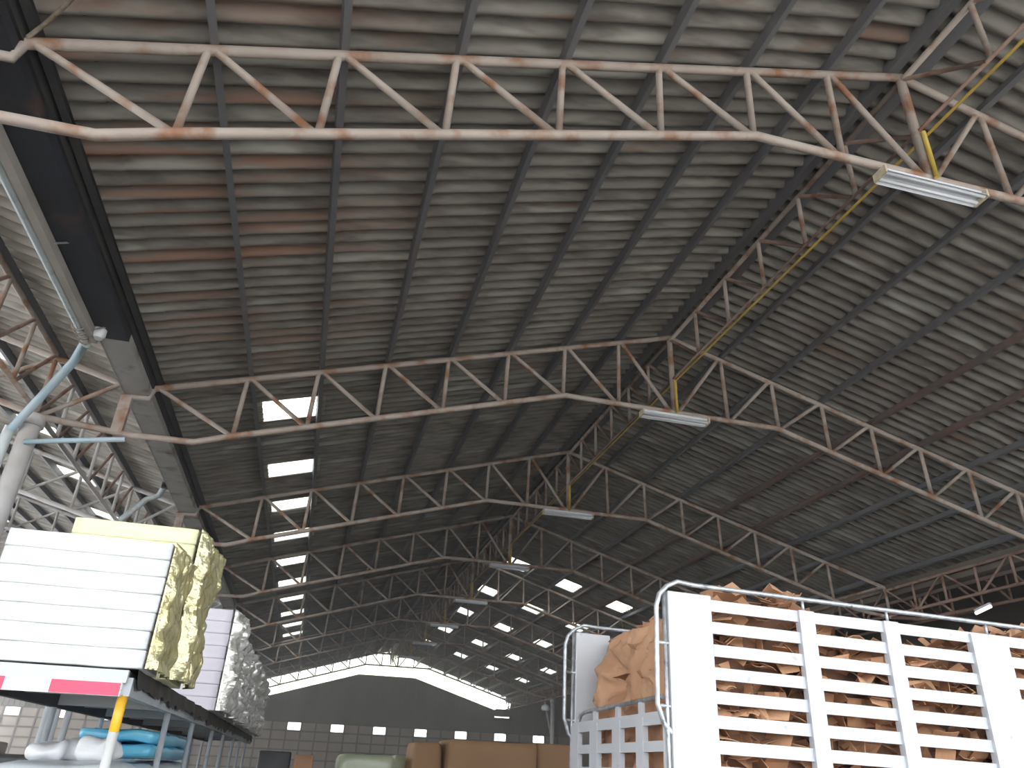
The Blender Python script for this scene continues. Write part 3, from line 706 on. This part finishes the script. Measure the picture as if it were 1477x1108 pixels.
# goods under the rack
tag(soft_box('wrapped_bale', M['bale'], -7.4, -6.66, 7.65, 10.7, 0.0, 1.545, .1, 2, None, (-7, 8.4, 0), cuts=14, wob=.035, wf=3, seed=5), 'big grey wrapped bale under the rack below the blue bundle', 'bale')
r = empty('blue_bundle', (-6.9, 8.3, 1.58), 'bright blue plastic wrapped bundle under the rack', 'bundle'); o = r.location
soft_box('upper_roll', M['blue'], -7.3, -6.66, 7.75, 10.3, 1.70, 1.81, .05, 2, r, o, cuts=12, wob=.025, wf=5, seed=3)
soft_box('lower_roll', M['blue'], -7.25, -6.66, 7.7, 10.5, 1.585, 1.695, .05, 2, r, o, cuts=12, wob=.02, wf=5, seed=8)
for i, (x, y) in enumerate(((-7.28, 7.15), (-7.1, 7.25), (-6.95, 7.1))):
    tag(soft_box('plastic_bag', M['bag'], x - .14, x + .13, y - .2, y + .2, 1.55, 1.68 + .02 * i, .06, 2, None, (x, y, 1.55), cuts=10, wob=.04, wf=6, seed=i + 11),
        'puffy white plastic bag under the rack, %s of three' % ('leftmost', 'middle', 'rightmost')[i], 'bag', 'white bags under the rack')
tag(soft_box('wrapped_bale', M['bale'], -7.42, -6.64, 6.2, 7.55, 0.0, 1.545, .1, 2, None, (-7, 6.9, 0), cuts=14, wob=.03, wf=3, seed=15), 'pale grey wrapped bale under the rack front below white bags', 'bale')
for i, x in enumerate((-8.74, -8.65, -8.53)):
    tag(MB().tube([(x, 12 + .1 * i, 0), (x, 12 + .1 * i, 2.9)], .045, 12).build('steel_tube', M['steel_pale'], None, (x, 12, 0)), 'tall pale steel tube standing left behind the rack, %s of three' % ('leftmost', 'middle', 'rightmost')[i], 'tube', 'standing steel tubes')
tag(soft_box('dark_machine', M['dark'], -9.3, -8.3, 11.0, 11.9, 0, 1.56, .05, 2, None, (-8.8, 11.5, 0)), 'black boxy machine at the foot of the pale tubes', 'machine')
r = empty('wrapped_pallet', (-10.8, 14, 0), 'beige covered pallet load in the left bay', 'pallet'); o = r.location
soft_box('load', M['beige'], -12.2, -9.9, 13, 14.8, .14, 1.72, .08, 2, r, o, cuts=12, wob=.03, wf=2, seed=4)
MB().box(-12.2, -9.9, 13, 14.8, .0, .13).build('pallet', M['card_dark'], r, o)

# far goods
def bale(name, m, x0, x1, y0, y1, h, label, cat, seed, wob=.03, rr=.1):
    r = empty(name, ((x0 + x1) / 2, (y0 + y1) / 2, 0), label, cat); o = r.location
    b = MB()
    for k in range(5): b.box(x0, x1, y0 + k * (y1 - y0) / 5 + .02, y0 + (k + 1) * (y1 - y0) / 5 - .02, .10, .13)
    for k in range(3): b.box(x0 + k * (x1 - x0 - .1) / 2, x0 + k * (x1 - x0 - .1) / 2 + .1, y0 + .02, y1 - .02, 0, .105)
    b.build('pallet', M['card_dark'], r, o)
    soft_box('load', m, x0, x1, y0, y1, .135, h, rr, 2, r, o, cuts=14, wob=wob, wf=1.6, seed=seed)
    return r
bale('cardboard_bale', M['kraft'], -2.72, -1.99, 20.0, 21.2, 2.16, 'narrow brown kraft bale, leftmost of the three far ones', 'bale', 1)
bale('cardboard_bale', M['kraft'], -1.90, .34, 19.6, 21.3, 2.26, 'widest brown kraft bale, middle of the far row', 'bale', 2)
bale('cardboard_bale', M['kraft'], .42, 1.5, 20.0, 21.5, 2.28, 'brown kraft bale right by the truck tail', 'bale', 3)
bale('green_pallet', M['green'], -4.45, -3.1, 20.2, 21.4, 1.83, 'pale green plastic wrapped pallet load in the distance', 'pallet', 4, .04, .14)
bale('green_pallet', M['green'], -2.98, -2.6, 21.6, 22.4, 1.87, 'sliver of a pale green pallet load beside the brown bale', 'pallet', 5, .03, .1)
bale('carton', M['card'], -5.46, -5.02, 20, 20.5, 1.76, 'small brown carton on the far floor left of the green load', 'carton', 6, .005, .02)
tag(soft_box('dark_machine', M['dark'], -6.3, -5.55, 20.5, 21.6, 0, 1.82, .04, 2, None, (-5.9, 21, 0)), 'dark cabinet far away beyond the end of the rack', 'machine')

# added haze volume: imitates veiling glare and lifts the dark far end
hz = bpy.data.materials.new('glare_veil'); hz.use_nodes = True
hz.node_tree.nodes.remove(hz.node_tree.nodes['Principled BSDF'])
vs_ = hz.node_tree.nodes.new('ShaderNodeVolumeScatter'); vs_.inputs['Density'].default_value = .006; vs_.inputs['Anisotropy'].default_value = .35
hc = hz.node_tree.nodes.new('ShaderNodeTexCoord'); hx = hz.node_tree.nodes.new('ShaderNodeSeparateXYZ'); hr = hz.node_tree.nodes.new('ShaderNodeMapRange')
hr.inputs[1].default_value = 8; hr.inputs[2].default_value = 48; hr.inputs[3].default_value = .002; hr.inputs[4].default_value = .018   # glare veil made denser towards the far end
hz.node_tree.links.new(hc.outputs['Object'], hx.inputs[0]); hz.node_tree.links.new(hx.outputs[1], hr.inputs[0]); hz.node_tree.links.new(hr.outputs[0], vs_.inputs['Density'])
hz.node_tree.links.new(vs_.outputs[0], hz.node_tree.nodes['Material Output'].inputs['Volume'])
tag(MB().box(-25.1, 17.1, -1.2, 56.5, .02, 9.6).build('glare_haze', hz), 'thin haze added in the hall air to imitate glare', None, None, 'structure')

# ------------------------------------------------------------------ daylight: overcast sky through the open end
w = bpy.data.worlds.new('sky'); SC.world = w; w.use_nodes = True
bg = w.node_tree.nodes['Background']; bg.inputs[0].default_value = (.93, .97, 1.0, 1); bg.inputs[1].default_value = 5.0
SC.view_settings.view_transform = 'Standard'; SC.view_settings.look = 'None'
SC.view_settings.exposure = 0.0; SC.view_settings.gamma = 1; SC.view_settings.use_curve_mapping = False
SC.cycles.max_bounces = 8; SC.cycles.diffuse_bounces = 5; SC.cycles.volume_step_rate = 3; SC.cycles.volume_max_steps = 128; SC.cycles.transparent_max_bounces = 12
SC.cycles.caustics_reflective = False; SC.cycles.caustics_refractive = False
SC.cycles.use_denoising = True
